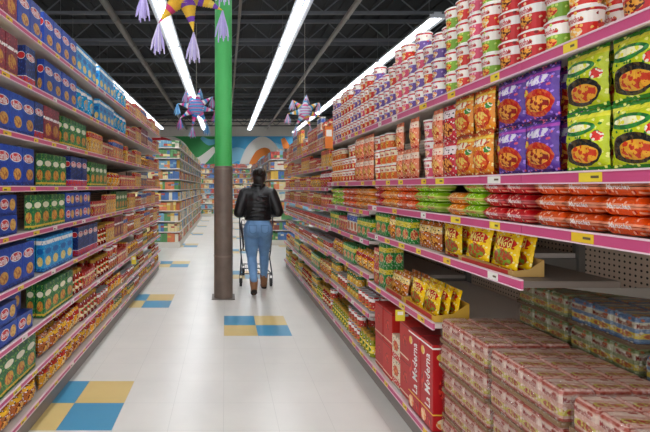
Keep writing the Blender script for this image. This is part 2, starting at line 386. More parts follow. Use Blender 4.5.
# ---------------- setting ----------------
def structure(name,mb,mats,label=None):
    o=obj(name,mb.mesh(name,mats),None); o['kind']='structure'
    if label:o['label']=label
    return o
def tile_mat(name,hexc):
    m=bpy.data.materials.new(name); m.use_nodes=True; nt=m.node_tree;N=nt.nodes;L=nt.links;b=N['Principled BSDF']
    tc=N.new('ShaderNodeTexCoord'); sp=N.new('ShaderNodeSeparateXYZ'); L.new(tc.outputs['Object'],sp.inputs[0])
    def M(op,a,bb):
        n=N.new('ShaderNodeMath');n.operation=op
        for i,x in enumerate((a,bb)):
            if isinstance(x,(int,float)):n.inputs[i].default_value=x
            else:L.new(x,n.inputs[i])
        return n.outputs[0]
    fs=[]
    for i,off in ((0,.01),(1,-2.44)):
        fr=M('FLOORED_MODULO',M('ADD',sp.outputs[i],off),TILE)
        fs.append(M('LESS_THAN',fr,.003))
    g=M('MAXIMUM',fs[0],fs[1])
    n=N.new('ShaderNodeTexNoise');n.inputs['Scale'].default_value=3;n.inputs['Detail'].default_value=6;L.new(tc.outputs['Object'],n.inputs['Vector'])
    c=lin(hexc)
    mx=N.new('ShaderNodeMix');mx.data_type='RGBA';L.new(n.outputs['Fac'],mx.inputs[0])
    mx.inputs[6].default_value=tuple(x*.86 for x in c[:3])+(1,);mx.inputs[7].default_value=tuple(min(1,x*1.06) for x in c[:3])+(1,)
    m2=N.new('ShaderNodeMix');m2.data_type='RGBA';L.new(g,m2.inputs[0]);L.new(mx.outputs[2],m2.inputs[6]);m2.inputs[7].default_value=tuple(x*.80 for x in c[:3])+(1,)
    L.new(m2.outputs[2],b.inputs['Base Color'])
    b.inputs['Roughness'].default_value=.30; b.inputs['Specular IOR Level'].default_value=.38
    return m
mb=MB()
for i in range(-30,30):
    for j in range(-16,64):
        x=-.01+i*TILE; y=2.44+j*TILE
        mi=0; jm=j%8; im=i%8
        if im in(4,5) and jm in(0,1): mi=1 if (i+j)%2==0 else 2
        elif im in(0,1) and jm in(5,6): mi=1 if (i+j)%2==1 else 2
        mb.face([(x,y,0),(x+TILE,y,0),(x+TILE,y+TILE,0),(x,y+TILE,0)],mi)
structure('floor',mb,[tile_mat('cream_tile','d6d3cc'),tile_mat('yellow_tile','d2b878'),tile_mat('blue_tile','4690b4')],'polished cream vinyl tile floor with blue and yellow checks')
XW=9.2; YB=22.2; Y0=1.0
mb=MB(); mb.box(-XW,XW,YB,YB+.1,0,4.9); structure('wall_back',mb,[mat('eae7df',.7,noise=.06,nscale=2)])
mb=MB(); mb.box(-XW-.1,-XW,Y0,YB,0,4.9); structure('wall_left',mb,[mat('c9c5b8',.7,noise=.08,nscale=2)])
mb=MB(); mb.box(XW,XW+.1,Y0,YB,0,4.9); structure('wall_right',mb,[mat('c9c5b8',.7,noise=.08,nscale=2)])
mb=MB(); mb.box(-XW,XW,Y0,YB,4.8,4.9)
for i in range(60): mb.box(-XW+i*.3,-XW+i*.3+.1,Y0,YB,4.77,4.8)
structure('ceiling',mb,[mat('26292d',.8,noise=.3,nscale=3)],'dark corrugated metal roof deck')
dk=mat('5c6066',.6)
for j in range(14):
    y=3.4+j*1.4; mb=MB()
    mb.box(-XW+.01,XW-.01,y-.03,y+.03,4.70,4.769); mb.box(-XW+.01,XW-.01,y-.03,y+.03,4.33,4.38)
    n=46
    for i in range(n):
        x0=-XW+.1+i*.4; a,b_=(4.37,4.71) if i%2 else (4.71,4.37)
        mb.tube([(x0,y,a),(x0+.4,y,b_)],.013,5)
    o=structure('trim_%d'%(j+1),mb,[dk],'dark open web steel roof joist')
for x_,r_,c_,lb in ((2.1,.045,'8c8a86','thin grey sprinkler pipe under the roof joists'),(-1.9,.06,'6c6a66','thick dark pipe under the roof joists'),(4.6,.14,'85878a','round grey air duct under the roof joists'),(.25,.025,'77726c','thin dark conduit under the roof joists')):
    mb=MB(); mb.tube([(x_,2,4.33-r_),(x_,22,4.33-r_)],r_,14)
    for q in range(14): mb.tube([(x_,3.4+q*1.4-.02,4.325-r_),(x_,3.4+q*1.4+.02,4.325-r_)],r_+.006,14)
    obj('ceiling_pipe',mb.mesh('pipe',[mat(c_,.5)],smooth=False),label=lb,cat='pipe')

def swoosh(mb,pts,ws,mi,y):
    P=[];n=len(pts)
    for i in range(n-1):
        for q in range(8):
            t=q/8; p0=pts[max(i-1,0)];p1=pts[i];p2=pts[i+1];p3=pts[min(i+2,n-1)]
            def cr(a,b,c,d): return .5*((2*b)+(-a+c)*t+(2*a-5*b+4*c-d)*t*t+(-a+3*b-3*c+d)*t**3)
            P.append((cr(p0[0],p1[0],p2[0],p3[0]),cr(p0[1],p1[1],p2[1],p3[1]),ws[i]*(1-t)+ws[i+1]*t))
    P.append((pts[-1][0],pts[-1][1],ws[-1]))
    E=[]
    for i,(x,z,w) in enumerate(P):
        a=P[max(i-1,0)];c=P[min(i+1,len(P)-1)];dx,dz=c[0]-a[0],c[1]-a[1];l=math.hypot(dx,dz) or 1
        cl=lambda v:max(2.36,min(3.89,v))
        E.append(((x-dz/l*w,cl(z+dx/l*w)),(x+dz/l*w,cl(z-dx/l*w))))
    for i in range(len(E)-1):
        (a,b),(c,d)=E[i],E[i+1]
        mb.face([(a[0],y,a[1]),(b[0],y,b[1]),(d[0],y,d[1]),(c[0],y,c[1])],mi)
yf=YB-.062
mb=MB();mb.box(-4.6,-.3,YB-.06,YB-.002,2.35,3.9,0)
swoosh(mb,[(-4.6,2.9),(-3.5,3.5),(-2.5,3.3),(-1.9,2.7),(-1.3,2.6),(-.5,3.3)],[.5,.5,.5,.42,.26,.12],1,yf-.002)
swoosh(mb,[(-4.6,2.9),(-3.5,3.45),(-2.6,3.2),(-2.0,2.6)],[.42,.42,.42,.30],2,yf-.004)
swoosh(mb,[(-3.3,2.4),(-3.0,2.85),(-2.7,2.85),(-2.5,2.5)],[.1,.14,.12,.04],1,yf-.006)
swoosh(mb,[(-1.2,3.85),(-.8,3.6),(-.35,3.7)],[.08,.16,.1],3,yf-.003)
obj('painted_mural',mb.mesh('mural',[mat('2fa050',.6),mat('f4f0e8',.6),mat('e02830',.6),mat('6cc8e4',.6)]),label='wall mural of bold red, green and white swooshes',cat='mural')
mb=MB();mb.box(-.3,5.5,YB-.06,YB-.002,2.35,3.9,0)
swoosh(mb,[(-.2,2.5),(.6,3.0),(1.5,2.7),(2.4,3.2),(3.6,2.8),(5.3,3.3)],[.3,.35,.3,.4,.3,.3],1,yf-.002)
swoosh(mb,[(.9,2.4),(1.3,3.2),(1.9,3.6),(2.5,3.1),(2.4,2.5)],[.2,.26,.3,.25,.1],2,yf-.004)
swoosh(mb,[(1.3,2.4),(1.7,3.0),(2.1,3.1),(2.2,2.6)],[.14,.2,.2,.08],3,yf-.006)
swoosh(mb,[(2.9,3.8),(3.3,3.1),(3.9,3.5)],[.1,.24,.1],3,yf-.005)
obj('painted_mural',mb.mesh('mural',[mat('4ab4ea',.6),mat('8cd4f4',.6),mat('f8f4ec',.6),mat('f4882c',.6)]),label='wall mural of light blue waves with white and orange shapes',cat='mural')

# ---------------- gondolas ----------------
def peg(name):
    m=bpy.data.materials.new(name);m.use_nodes=True;nt=m.node_tree;N=nt.nodes;L=nt.links;b=N['Principled BSDF'];b.inputs['Roughness'].default_value=.6
    tc=N.new('ShaderNodeTexCoord');mp=N.new('ShaderNodeVectorMath');mp.operation='SCALE';mp.inputs['Scale'].default_value=1/.0254
    L.new(tc.outputs['Object'],mp.inputs[0]);fr=N.new('ShaderNodeVectorMath');fr.operation='FRACTION';L.new(mp.outputs[0],fr.inputs[0])
    sb=N.new('ShaderNodeVectorMath');sb.operation='SUBTRACT';sb.inputs[1].default_value=(.5,.5,.5);L.new(fr.outputs[0],sb.inputs[0])
    ml=N.new('ShaderNodeVectorMath');ml.operation='MULTIPLY';ml.inputs[1].default_value=(0,1,1);L.new(sb.outputs[0],ml.inputs[0])
    ln=N.new('ShaderNodeVectorMath');ln.operation='LENGTH';L.new(ml.outputs[0],ln.inputs[0])
    lt=N.new('ShaderNodeMath');lt.operation='LESS_THAN';lt.inputs[1].default_value=.2;L.new(ln.outputs['Value'],lt.inputs[0])
    mx=N.new('ShaderNodeMix');mx.data_type='RGBA';mx.inputs[6].default_value=lin('d8c2ae');mx.inputs[7].default_value=lin('2a201a');L.new(lt.outputs[0],mx.inputs[0]);L.new(mx.outputs[2],b.inputs['Base Color']);return m
PEG=peg('pegboard'); SHM=mat('dcd4cc',.4,noise=.06,nscale=6); RAIL=mat('cf5484',.35); RLIP=mat('f0d4dc',.35); TAGS=[mat('f2d63a',.5),mat('f2d63a',.5),mat('f2efe6',.5),mat('f0cf3a',.5),mat('ecc42c',.5)]
def section(side,y0,y1,levels,xb,top,deep={}):
    xf=XF[side]; s=side; cx=s*(xf+xb)/2; o=(cx,(y0+y1)/2,0)
    root=empty('gondola_shelf_unit',o,'steel supermarket shelving unit with pink price rails','shelving',)
    def part(name,mb,mats,par=None): return obj(name,mb.mesh(name,mats,o),par or root)
    e=.001
    mb=MB();mb.box(s*xb,s*(xb+.02),y0+e,y1-e,.02,top);part('back_panel',mb,[PEG])
    mb=MB();mb.box(s*(xf+.04),s*xb,y0+e,y1-e,0,.10);mb.box(s*(xf+.035),s*(xf+.04),y0+e,y1-e,.0,.10);part('kick_plate',mb,[mat('8d8580',.5)])
    for yy in (y0+e,y1-.021):
        mb=MB();mb.box(s*(xb-.03),s*(xb-.001),yy,yy+.02,.1,top);part('upright',mb,[mat('8a8782',.4,.4)])
    rh=.027 if side>0 else .020
    for z in levels:
        t=.022 if z>.2 else .04
        xd=deep.get(z,xb-.032)
        mb=MB();mb.box(s*(xf+.012),s*xd,y0+e,y1-e,z-t,z)
        sh=part('shelf',mb,[SHM if z not in deep else mat('6e645c',.5)])
        if z>.2:
            for yy in (y0+.004,y1-.010):
                mb=MB();b=[(xb-.034,z-t-.001),(xf+.15,z-t-.001),(xb-.034,z-t-.07)]
                x=[(s*a,c) for a,c in b]
                mb.face([(p[0],yy,p[1]) for p in x]);mb.face([(p[0],yy+.005,p[1]) for p in x][::-1])
                for q in range(3):
                    p1,p2=x[q],x[(q+1)%3];mb.face([(p1[0],yy,p1[1]),(p1[0],yy+.005,p1[1]),(p2[0],yy+.005,p2[1]),(p2[0],yy,p2[1])])
                part('shelf_bracket',mb,[mat('8a8782',.4,.4)],sh)
        mb=MB();mb.box(s*(xf+.004),s*(xf+.0115),y0+e,y1-e,z-rh,z+.001,0)
        mb.box(s*(xf),s*(xf+.0115),y0+e,y1-e,z+.001,z+.006,1);mb.box(s*(xf),s*(xf+.0115),y0+e,y1-e,z-rh-.004,z-rh,1)
        part('price_rail',mb,[RAIL,RLIP],sh)
        y=y0+.04+random.random()*.1
        while y<y1-.09:
            tm=random.choice(TAGS)
            mb=MB();w=random.choice((.05,.06,.075));mb.box(s*(xf+.001),s*(xf+.0035),y,y+w,z-rh+.001,z+.0)
            mb.box(s*(xf+.0004),s*(xf+.001),y+.008,y+w*.45,z-.016,z-.009,1)
            part('price_tag',mb,[tm,mat('6a5a40',.6)],sh)
            y+=random.uniform(.16,.42)
    return root
LR_A=[1.77,1.39,1.22,.14]; LR_B=[1.77,1.39,1.22,1.03,.14]; LR_C=[1.77,1.39,1.22,1.03,.69,.14]
LR_D=[1.77,1.39,1.18,.97,.73,.46,.14]; LR_E=[1.77,1.55,1.34,1.14,.94,.70,.44,.14]
section(1,.27,1.49,LR_A,1.72,2.0); section(1,1.49,2.12,LR_B,1.72,2.0,{1.03:1.34}); section(1,2.12,3.09,LR_C,1.72,2.0)
section(1,3.09,4.31,LR_D,1.72,2.0)
section(1,4.31,5.53,LR_E,1.72,2.0);section(1,5.53,6.50,LR_E,1.72,2.0);section(1,6.50,7.47,LR_E,1.72,2.0)
LL=[2.18,1.90,1.62,1.35,1.105,.84,.57,.33,.14]
for a,b in ((1.6,2.6),(2.6,3.75),(3.75,4.9),(4.9,6.05),(6.05,7.2)): section(-1,a,b,LL,1.62,2.35)

# right side products
RN,GN,VN,PN,ON,SN='red_noodle_cup','green_noodle_cup','violet_noodle_cup','pink_noodle_cup','orange_noodle_cup','solid_red_noodle_cup'
fill(1,1.776,.34,.95,1.25,[SN],rows=2,run=2,stack=4)
fill(1,1.776,.34,1.25,1.46,[GN,RN],rows=2,run=1,stack=4,rnd=True)
fill(1,1.776,.34,1.46,1.70,[SN],rows=2,run=9,stack=3)
fill(1,1.776,.34,1.70,2.12,[RN,GN,PN],rows=2,run=1,stack=4,rnd=True)
fill(1,1.776,.34,2.12,3.09,[VN,RN,PN],rows=2,run=2,stack=4,keep=.6,rnd=True)
fill(1,1.776,.34,3.09,4.31,[RN,VN,PN],rows=1,run=3,stack=4,keep=.6,rnd=True)
fill(1,1.776,.34,4.31,5.5,['small_red_box','white_food_box','small_red_box'],run=3,stack=2,keep=.8)
fill(1,1.776,.34,5.53,7.45,[RN,'yellow_food_box','white_food_box','small_red_box'],run=4,stack=2,keep=.8)
g=.355
fill(1,1.396,g,.865,1.352,'lime_noodle_pouch',rows=2,stack=2,inset=.012)
fill(1,1.396,g,1.356,1.69,'purple_noodle_pouch',rows=2,stack=2,inset=.012)
fill(1,1.396,g,1.69,1.98,'orange_noodle_pouch',rows=2,stack=2,inset=.012)
fill(1,1.396,g,1.98,2.36,['red_noodle_pouch','peach_noodle_pouch',PN],rows=1,run=1,keep=.9)
fill(1,1.396,g,2.36,3.09,['peach_noodle_pouch',ON,RN],rows=1,run=3,keep=.7)
fill(1,1.396,g,3.09,4.31,['peach_noodle_pouch',RN,ON,'red_noodle_pouch'],rows=1,run=4,keep=.8)
fill(1,1.223,.16,.95,1.47,'orange_ramen_brick',rows=2,stack=3)
fill(1,1.223,.16,1.49,1.76,'red_ramen_brick',rows=2,stack=3)
fill(1,1.223,.16,1.76,1.90,'green_ramen_brick',rows=2,stack=3)
fill(1,1.223,.16,1.90,2.12,'amber_ramen_brick',rows=2,stack=2)
fill(1,1.223,.16,2.12,3.09,['green_ramen_brick','orange_ramen_brick','amber_ramen_brick','red_ramen_brick'],rows=1,run=2,stack=3)

CARD=[mat('c09a58',.75,noise=.12,nscale=25),mat('dcae3c',.65,noise=.12,nscale=25)]
def disp(xf,y,z,w,d,h,ci=0,label='open cardboard display tray with red front banner'):
    mb=MB();t=.003
    root=empty('display_tray',(xf,y,z),label,'display tray')
    lo=h*.34
    mb.box(0,d,-w/2,w/2,0,t);mb.box(0,t,-w/2,w/2,t,lo);mb.box(d-t,d,-w/2,w/2,t,h)
    for yy in(-w/2,w/2-t):
        mb.face([(t,yy,t),(d-t,yy,t),(d-t,yy,h),(d*.55,yy,h*.45),(t,yy,lo)]);mb.face([(t,yy+t,t),(t,yy+t,lo),(d*.55,yy+t,h*.45),(d-t,yy+t,h),(d-t,yy+t,t)])
    mb.face([(0,-w*.3,lo),(0,w*.35,lo),(-.012,w*.30,lo+.012),(-.010,-w*.22,lo+.008)])
    obj('tray_body',mb.mesh('tray',[CARD[ci]]),root)
    mb=MB();mb.box(-.0012,-.0002,-w*.42,w*.42,lo*.15,lo*.85);obj('front_banner',mb.mesh('banner',[mat('b8302a',.6)]),root)
    return root
def tray_of(k,xf,y,z,n,rows,h=.10,d=.15,ci=0,wob=.03):
    w=n*(K[k]['w']+.010)+.016
    disp(xf,y,z,w,d,h,ci)
    for i in range(n):
        for r in range(rows):
            o=put(k,1,xf+.008+r*(K[k]['d']+.012),y-w/2+.012+(i+.5)*(K[k]['w']+.008),z+.006+random.uniform(0,.003))
            o.rotation_euler=(-.18+random.uniform(-.01,.01),random.uniform(-wob,wob),-math.pi/2+random.uniform(-.03,.03))
tray_of('yellow_soup_pouch',1.02,1.74,1.0315,2,2,h=.06,d=.11,ci=0)
fill(1,1.031,.16,1.93,2.11,['yellow_soup_pouch'],rows=2,run=1,stack=1,inset=.03)
fill(1,1.031,.16,2.13,2.42,['brown_soup_pouch','yellow_soup_pouch'],rows=2,run=1,stack=1,inset=.03)
fill(1,1.031,.16,2.44,2.78,['green_pasta_pack','brown_soup_pouch'],rows=2,stack=1,run=2)
fill(1,1.036,.16,2.78,3.09,'green_pasta_pack',rows=2,stack=1)
tray_of('yellow_soup_pouch',1.02,2.325,.6915,2,3,h=.09,d=.17,ci=1)
tray_of('brown_soup_pouch',1.02,2.66,.6915,2,3,h=.09,d=.2)
fill(1,.696,.30,2.82,3.09,['green_pasta_pack','small_red_box'],rows=2,run=1,stack=2)
fill(1,.146,.5,2.14,2.44,'tall_red_carton',rows=1,inset=.012,stack=1)
fill(1,.146,.5,2.44,3.09,['plain_red_carton','cream_snack_carton','plain_red_carton','plain_red_carton'],rows=1,stack=2,run=1,inset=.03)
# section D
fill(1,1.186,.18,3.09,4.31,['amber_ramen_brick','orange_ramen_brick','green_ramen_brick'],run=3,stack=3)
fill(1,.976,.18,3.09,4.31,['green_pasta_pack','white_food_box','small_red_box'],rows=2,run=3)
fill(1,.736,.2,3.09,4.31,['yellow_snack_bag','green_pasta_pack','brown_grain_bag'],rows=2,run=3)
fill(1,.466,.23,3.09,4.31,['tomato_can','corn_can'],rows=2,run=4)
fill(1,.146,.28,3.09,4.31,['olive_jar','tomato_can','olive_jar'],rows=2,run=4)
mixes=[['small_red_box','white_soup_can','yellow_food_box'],['red_noodle_pouch','yellow_snack_bag','small_red_box'],['white_food_box','small_red_box','brown_soup_pouch'],['yellow_food_box','red_noodle_pouch','white_soup_can'],['tomato_can','white_soup_can','corn_can'],['yellow_snack_bag','brown_soup_pouch','green_pasta_pack'],['olive_jar','sauce_jar','corn_can']]
for i,z in enumerate(LR_E[1:]):
    av=LR_E[i]-.035-z
    ks=[k for k in mixes[i] if K[k]['h']<av-.008] or ['corn_can']
    for a,b in ((4.31,5.53),(5.53,6.5),(6.5,7.47)):
        random.shuffle(ks); fill(1,z+.006,av,a,b,ks,rows=2 if (z<1 and a<5) else 1,run=4,keep=.85)

# left side products
def L(z,av,segs):
    for (a,b,ks,*r) in segs: fill(-1,z+.004,av,a,b,ks,rows=r[0] if r else 1,run=r[1] if len(r)>1 else 4,keep=.94)
NV,OM,YF,SR,WF,DR,TM,CB='navy_meal_box','orange_meal_box','yellow_food_box','small_red_box','white_food_box','dark_red_box','teal_meal_box','cyan_pasta_box'
BP,DB,FB,GP,TB='blue_pasta_box','deep_blue_spaghetti_box','flat_blue_pasta_box','green_pasta_box','teal_pasta_bag'
BG,YS,TC,SJ,CC='brown_grain_bag','yellow_snack_bag','tomato_can','sauce_jar','corn_can'
L(2.18,.23,[(1.9,2.6,[DR,BP],1,3),(2.6,3.75,[BP,CB],1,4),(3.75,4.9,[CB,TB],1,4),(4.9,6.05,[SR,YF,OM]),(6.05,7.2,[SR,YF])])
L(1.90,.25,[(1.9,2.36,[DR],1,4),(2.36,2.6,[DB]),(2.6,3.2,[BP],1,4),(3.2,3.75,[TB],1,4),(3.75,4.9,[CB,TB,SR],1,4),(4.9,7.2,[SR,YF,DR,WF])])
L(1.62,.25,[(1.9,2.6,[BP,DB],1,4),(2.6,2.9,[DR],1,2),(2.9,3.5,[GP],1,5),(3.5,4.9,[YF,SR,OM,BG],1,4),(4.9,7.2,[SR,YF,BG,OM])])
L(1.35,.24,[(1.9,2.6,[BP],1,8),(2.6,3.05,[GP],1,5),(3.05,3.5,[DB]),(3.5,4.9,[GP,YS,SR,OM],1,4),(4.9,7.2,[SR,YF,NV,SR])])
L(1.105,.225,[(1.9,2.45,[FB],1,5),(2.45,2.95,[GP],1,5),(2.95,3.6,[FB],1,4),(3.6,4.9,[SR,YF,GP],1,4),(4.9,7.2,[YF,SR,WF,OM])])
L(.84,.24,[(1.9,2.6,[BP],2,8),(2.6,3.2,[CB],2,5),(3.2,3.75,[DB],2,5),(3.75,4.9,[SJ,YF,DR,OM],2,3),(4.9,7.2,[TC,YF,'white_soup_can',OM])])
L(.57,.24,[(1.9,2.6,[FB],2,5),(2.6,3.1,[GP],2,5),(3.1,3.75,[SJ,SR,YS],2,3),(3.75,4.9,[SJ,TC,SR,YF],2,4),(4.9,7.2,[BG,TC,CC])])
L(.33,.21,[(2.0,2.6,[GP],2,5),(2.6,3.3,[BG,YS],2,3),(3.3,3.75,[SJ],2),(3.75,4.9,[TC,YS,'white_soup_can'],2,4),(4.9,7.2,[TC,CC,SJ])])
L(.14,.155,[(2.1,2.6,[BG],3),(2.6,3.75,[YS,BG],2,3),(3.75,4.9,[YS,CC,BG],1),(4.9,7.2,[CC,TC,BG])])
print('PRODUCTS',cnt)

# ---------------- shrink wrapped noodle cases ----------------
def case_meshes(dy,dx,h,cols,nm):
    """local: x 0..dx (depth), y centred along aisle, z up"""
    tr=MB()
    t=.003; hh=h*.14
    tr.box(0,dx,-dy/2,dy/2,0,t); tr.box(0,t,-dy/2,dy/2,t,hh); tr.box(dx-t,dx,-dy/2,dy/2,t,hh); tr.box(t,dx-t,-dy/2,-dy/2+t,t,hh); tr.box(t,dx-t,dy/2-t,dy/2,t,hh)
    tray=tr.mesh('cardboard_tray',[mat(cols[0],.7,noise=.1,nscale=30)])
    cn=MB(); n=int(dy/.085); m=int(dx/.11)
    py=(dy-.012)/n; px=(dx-.012)/m
    q=[(.06,.06,t+.001),(.01,.01,h*.12),(.0,.0,h*.3),(.0,.0,h*.75),(.02,.02,h*.90),(.07,.07,h*.97),(.12,.12,h-.003)]
    vv=[0,.12,.3,.75,.90,.97,1]
    for i in range(n):
        for j in range(m):
            x0=.006+j*px;y0=-dy/2+.006+i*py
            b=len(cn.v)
            for (ex,ey,z) in q:
                for (a,c) in ((ex,ey+.07),(ex+.07,ey),(1-ex-.07,ey),(1-ex,ey+.07),(1-ex,1-ey-.07),(1-ex-.07,1-ey),(ex+.07,1-ey),(ex,1-ey-.07)):
                    cn.v.append((x0+px*a,y0+py*c,z))
            for l in range(6):
                for k in range(8):
                    k2=(k+1)%8
                    f=[b+l*8+k,b+l*8+k2,b+(l+1)*8+k2,b+(l+1)*8+k]
                    u0,u1=(.1,.9) if k%2==1 else (.9,1.1)
                    cn.f.append(f);cn.m.append(0);cn.uv.append([(u0,vv[l]),(u1,vv[l]),(u1,vv[l+1]),(u0,vv[l+1])])
            cn.f.append([b+48+k for k in range(8)]);cn.m.append(0);cn.uv.append([(.1,.35),(.2,.2),(.8,.2),(.9,.35),(.9,.7),(.8,.85),(.2,.85),(.1,.7)])
    nn=max(1,int(dy/.085))
    for i in range(nn):
        cy=-dy/2+(i+.5)*dy/nn
        add_text(cn,'Maruchan',cy,h*.70,.062,lambda a,z:(.003,-a,z),1,False,1.5)
    for i in range(4):
        cx=(i+.5)*dx/4
        add_text(cn,'Maruchan',cx,h*.70,.062,lambda a,z:(a,-dy/2+.004,z),1,False,1.5)
    lm=label_mat(nm,cols[1],[(.28,.46,cols[2]),(.60,.80,cols[6]),(.84,.92,cols[3]),(.08,.2,cols[3])],[(.5,.36,.3,.09,cols[4],cols[2])],.3,.2,(cols[6],cols[4]),(6,9),.3)
    return tray,cn.mesh('wrapped_packets',[lm,mat(cols[5])],smooth=False)
WR=bpy.data.materials.new('shrink_film');WR.use_nodes=True
nt=WR.node_tree;nt.nodes.remove(nt.nodes['Principled BSDF'])
tr_=nt.nodes.new('ShaderNodeBsdfTransparent');gl=nt.nodes.new('ShaderNodeBsdfGlossy');gl.inputs['Roughness'].default_value=.16
mxs=nt.nodes.new('ShaderNodeMixShader');mxs.inputs[0].default_value=.12
_n=nt.nodes.new('ShaderNodeTexNoise');_n.inputs['Scale'].default_value=12;_n.inputs['Distortion'].default_value=2.5;_b=nt.nodes.new('ShaderNodeBump');_b.inputs['Strength'].default_value=1;_b.inputs['Distance'].default_value=.06
_t=nt.nodes.new('ShaderNodeTexCoord');nt.links.new(_t.outputs['Object'],_n.inputs['Vector'])
nt.links.new(_n.outputs[0],_b.inputs['Height']);nt.links.new(_b.outputs[0],gl.inputs['Normal'])
nt.links.new(tr_.outputs[0],mxs.inputs[1]);nt.links.new(gl.outputs[0],mxs.inputs[2]);nt.links.new(mxs.outputs[0],nt.nodes['Material Output'].inputs[0])
def case_set(dy,dx,h,cols,nm,label):
    tray,con=case_meshes(dy,dx,h,cols,nm)
    fm=MB();bevbox(fm,dy+.004,dx+.004,h-.001,.010)
    fm.v=[(y-.002,x,z+.0005) for x,y,z in fm.v]
    film=fm.mesh('shrink_wrap',[WR],smooth=False)
    def place(x,y,z,r=0):
        root=empty('noodle_case',(x,y,z),label,'food case','stacked noodle cases on the bottom deck'); root.rotation_euler=(0,0,r)
        for n_,me in (('cardboard_tray',tray),('wrapped_packets',con),('shrink_wrap',film)):
            obj(n_,me,root)
    return place
pA=case_set(.365,.355,.116,['8a6a4a','cfa090','c8b850','b85a4a','a8402e','a01c20','dfc4b4'],'case_red','shrink-wrapped tray of noodle packets with red and yellow print')
pB=case_set(.30,.285,.108,['6a5640','8c9468','c8b048','6a7a44','b0603c','8a2418','b8b498'],'case_green','shrink-wrapped tray of noodle packets with green brown print')
pC=case_set(.30,.285,.108,['6a5640','6a84a0','d0b848','4c6a90','b0603c','8a2418','c4c0a8'],'case_blue','shrink-wrapped tray of noodle packets with blue yellow print')
for yc,n in ((1.92,5),(1.53,5),(1.145,5)):
    for k in range(n): pA(1.03+random.uniform(-.008,.008),yc+random.uniform(-.003,.003),.141+.002+k*.1175,random.uniform(-.012,.012))
for yc,n in ((1.96,7),(1.648,7),(1.33,6)):
    for k in range(n): (pC if k==n-1 and yc<1.9 else pB)(1.400+random.uniform(-.001,.001),yc+random.uniform(-.002,.002),.141+.002+k*.1092)

# ---------------- distant shelving ----------------
STM=[mat(c,.5) for c in ('b84a3c','d8b048','e0d8c4','4a70a8','5a9058','c08850','8c4a40','e4d09a','7aa8c0','d87a50')]
ITS=[]
def far_unit(x0,x1,y0,y1,top,lab):
    root=empty('gondola_shelf_unit',((x0+x1)/2,(y0+y1)/2,0),lab,'shelving'); o=root.location
    mb=MB();mb.box(x0,x1,y0,y1,0,.12);obj('base',mb.mesh('base',[mat('cfcac0',.5)],o),root)
    in_=.35
    mb=MB();cx0,cx1,cy0,cy1=x0+in_,x1-in_,y0+.16,y1-in_
    if cx1-cx0<.02: cx0,cx1=(x0+x1)/2-.02,(x0+x1)/2+.02
    mb.box(cx0,cx1,cy0,cy1,.12,top);mb.box(x0+.15,x1-.15,cy0,cy0+.02,.12,top);obj('back_panel',mb.mesh('core',[mat('b0a8a0',.5)],o),root)
    z=.12
    while z<top-.1:
        if z>.13:
            for (a,b,c,d) in ((x0,x1,y0,cy0),(x0,cx0,cy0,y1),(cx1,x1,cy0,y1)):
                if b-a<.01 or d-c<.01: continue
                mb=MB();mb.box(a,b,c,d,z-.02,z);obj('shelf',mb.mesh('shelf',[mat('e6dcd8',.4)],o),root)
        pal=random.sample(range(10),5)
        def nxt():
            return random.choice(pal),random.randrange(1,4),random.uniform(.05,.09),random.uniform(.16,.205)
        for sx in (1,-1):
            y=y0+.14; c_=0
            while y<y1-.16:
                if c_<=0: mi,c_,w,h=nxt()
                xx=x0+.03 if sx>0 else x1-.13
                ITS.append((xx,xx+.1,y,y+w-.006,z,z+h*random.uniform(.92,1),mi))
                y+=w;c_-=1
        x=x0+.02;c_=0
        while x<x1-.10:
            if c_<=0: mi,c_,w,h=nxt()
            ITS.append((x,x+w-.006,y0+.02,y0+.12,z,z+h*random.uniform(.92,1),mi))
            x+=w;c_-=1
        z+=.235
far_unit(-2.1,-1.0,9.8,18.9,2.36,'pale steel shelving unit beyond the cross aisle')
far_unit(1.05,2.0,10.2,18.5,2.25,'pale steel shelving unit beyond the cross aisle')
far_unit(-5.3,-4.3,10.2,18,2.15,'pale steel shelving unit in another aisle')
far_unit(-4.2,5.2,20.3,21.3,2.36,'long white wall shelving with groceries')
mb=MB()
for (x0,x1,y0,y1,z0,z1,mi) in ITS:
    mb.box(x0,x1,y0,y1,z0,z1,mi); q=z1-z0
    if random.random()<.7:
        a,b_=random.choice(((.5,.7),(.2,.5),(.65,.9))); i2=random.randrange(10)
        mb.box(x0-.001,x1+.001,y0-.001,y1+.001,z0+q*a,z0+q*b_,i2)
obj('assorted_groceries',mb.mesh('assorted_groceries',STM),label='assorted small boxed groceries filling the distant shelving units',cat='groceries',kind='stuff')

# ---------------- column ----------------
PX,PY=-.02,5.4
root=empty('support_column',(PX,PY,0),'round steel column, green above and bare brown metal below','column')
def part2(name,mb,mats,sm=True): 
    return obj(name,mb.mesh(name,mats,(PX,PY,0),smooth=False),root)
mb=MB();mb.rev([(.118,.0),(.118,.02),(.115,.02),(.115,1.6),(.110,1.605)],40,(PX,PY));part2('lower_sleeve',mb,[mat('7a6c62',.45,.2,noise=.4,nscale=7)])
mb=MB();mb.rev([(.105,1.6),(.105,4.77)],40,(PX,PY));part2('upper_post',mb,[mat('46b45c',.45,noise=.08,nscale=4)])
mb=MB();mb.rev([(.119,.50),(.119,.52)],40,(PX,PY));mb.rev([(.119,1.56),(.119,1.58)],40,(PX,PY));part2('clamp_band',mb,[mat('8c7f74',.35,.6)])
mb=MB();mb.box(PX-.14,PX+.14,PY-.14,PY+.14,0,.006);part2('base_plate',mb,[mat('6a6058',.5,.3)])

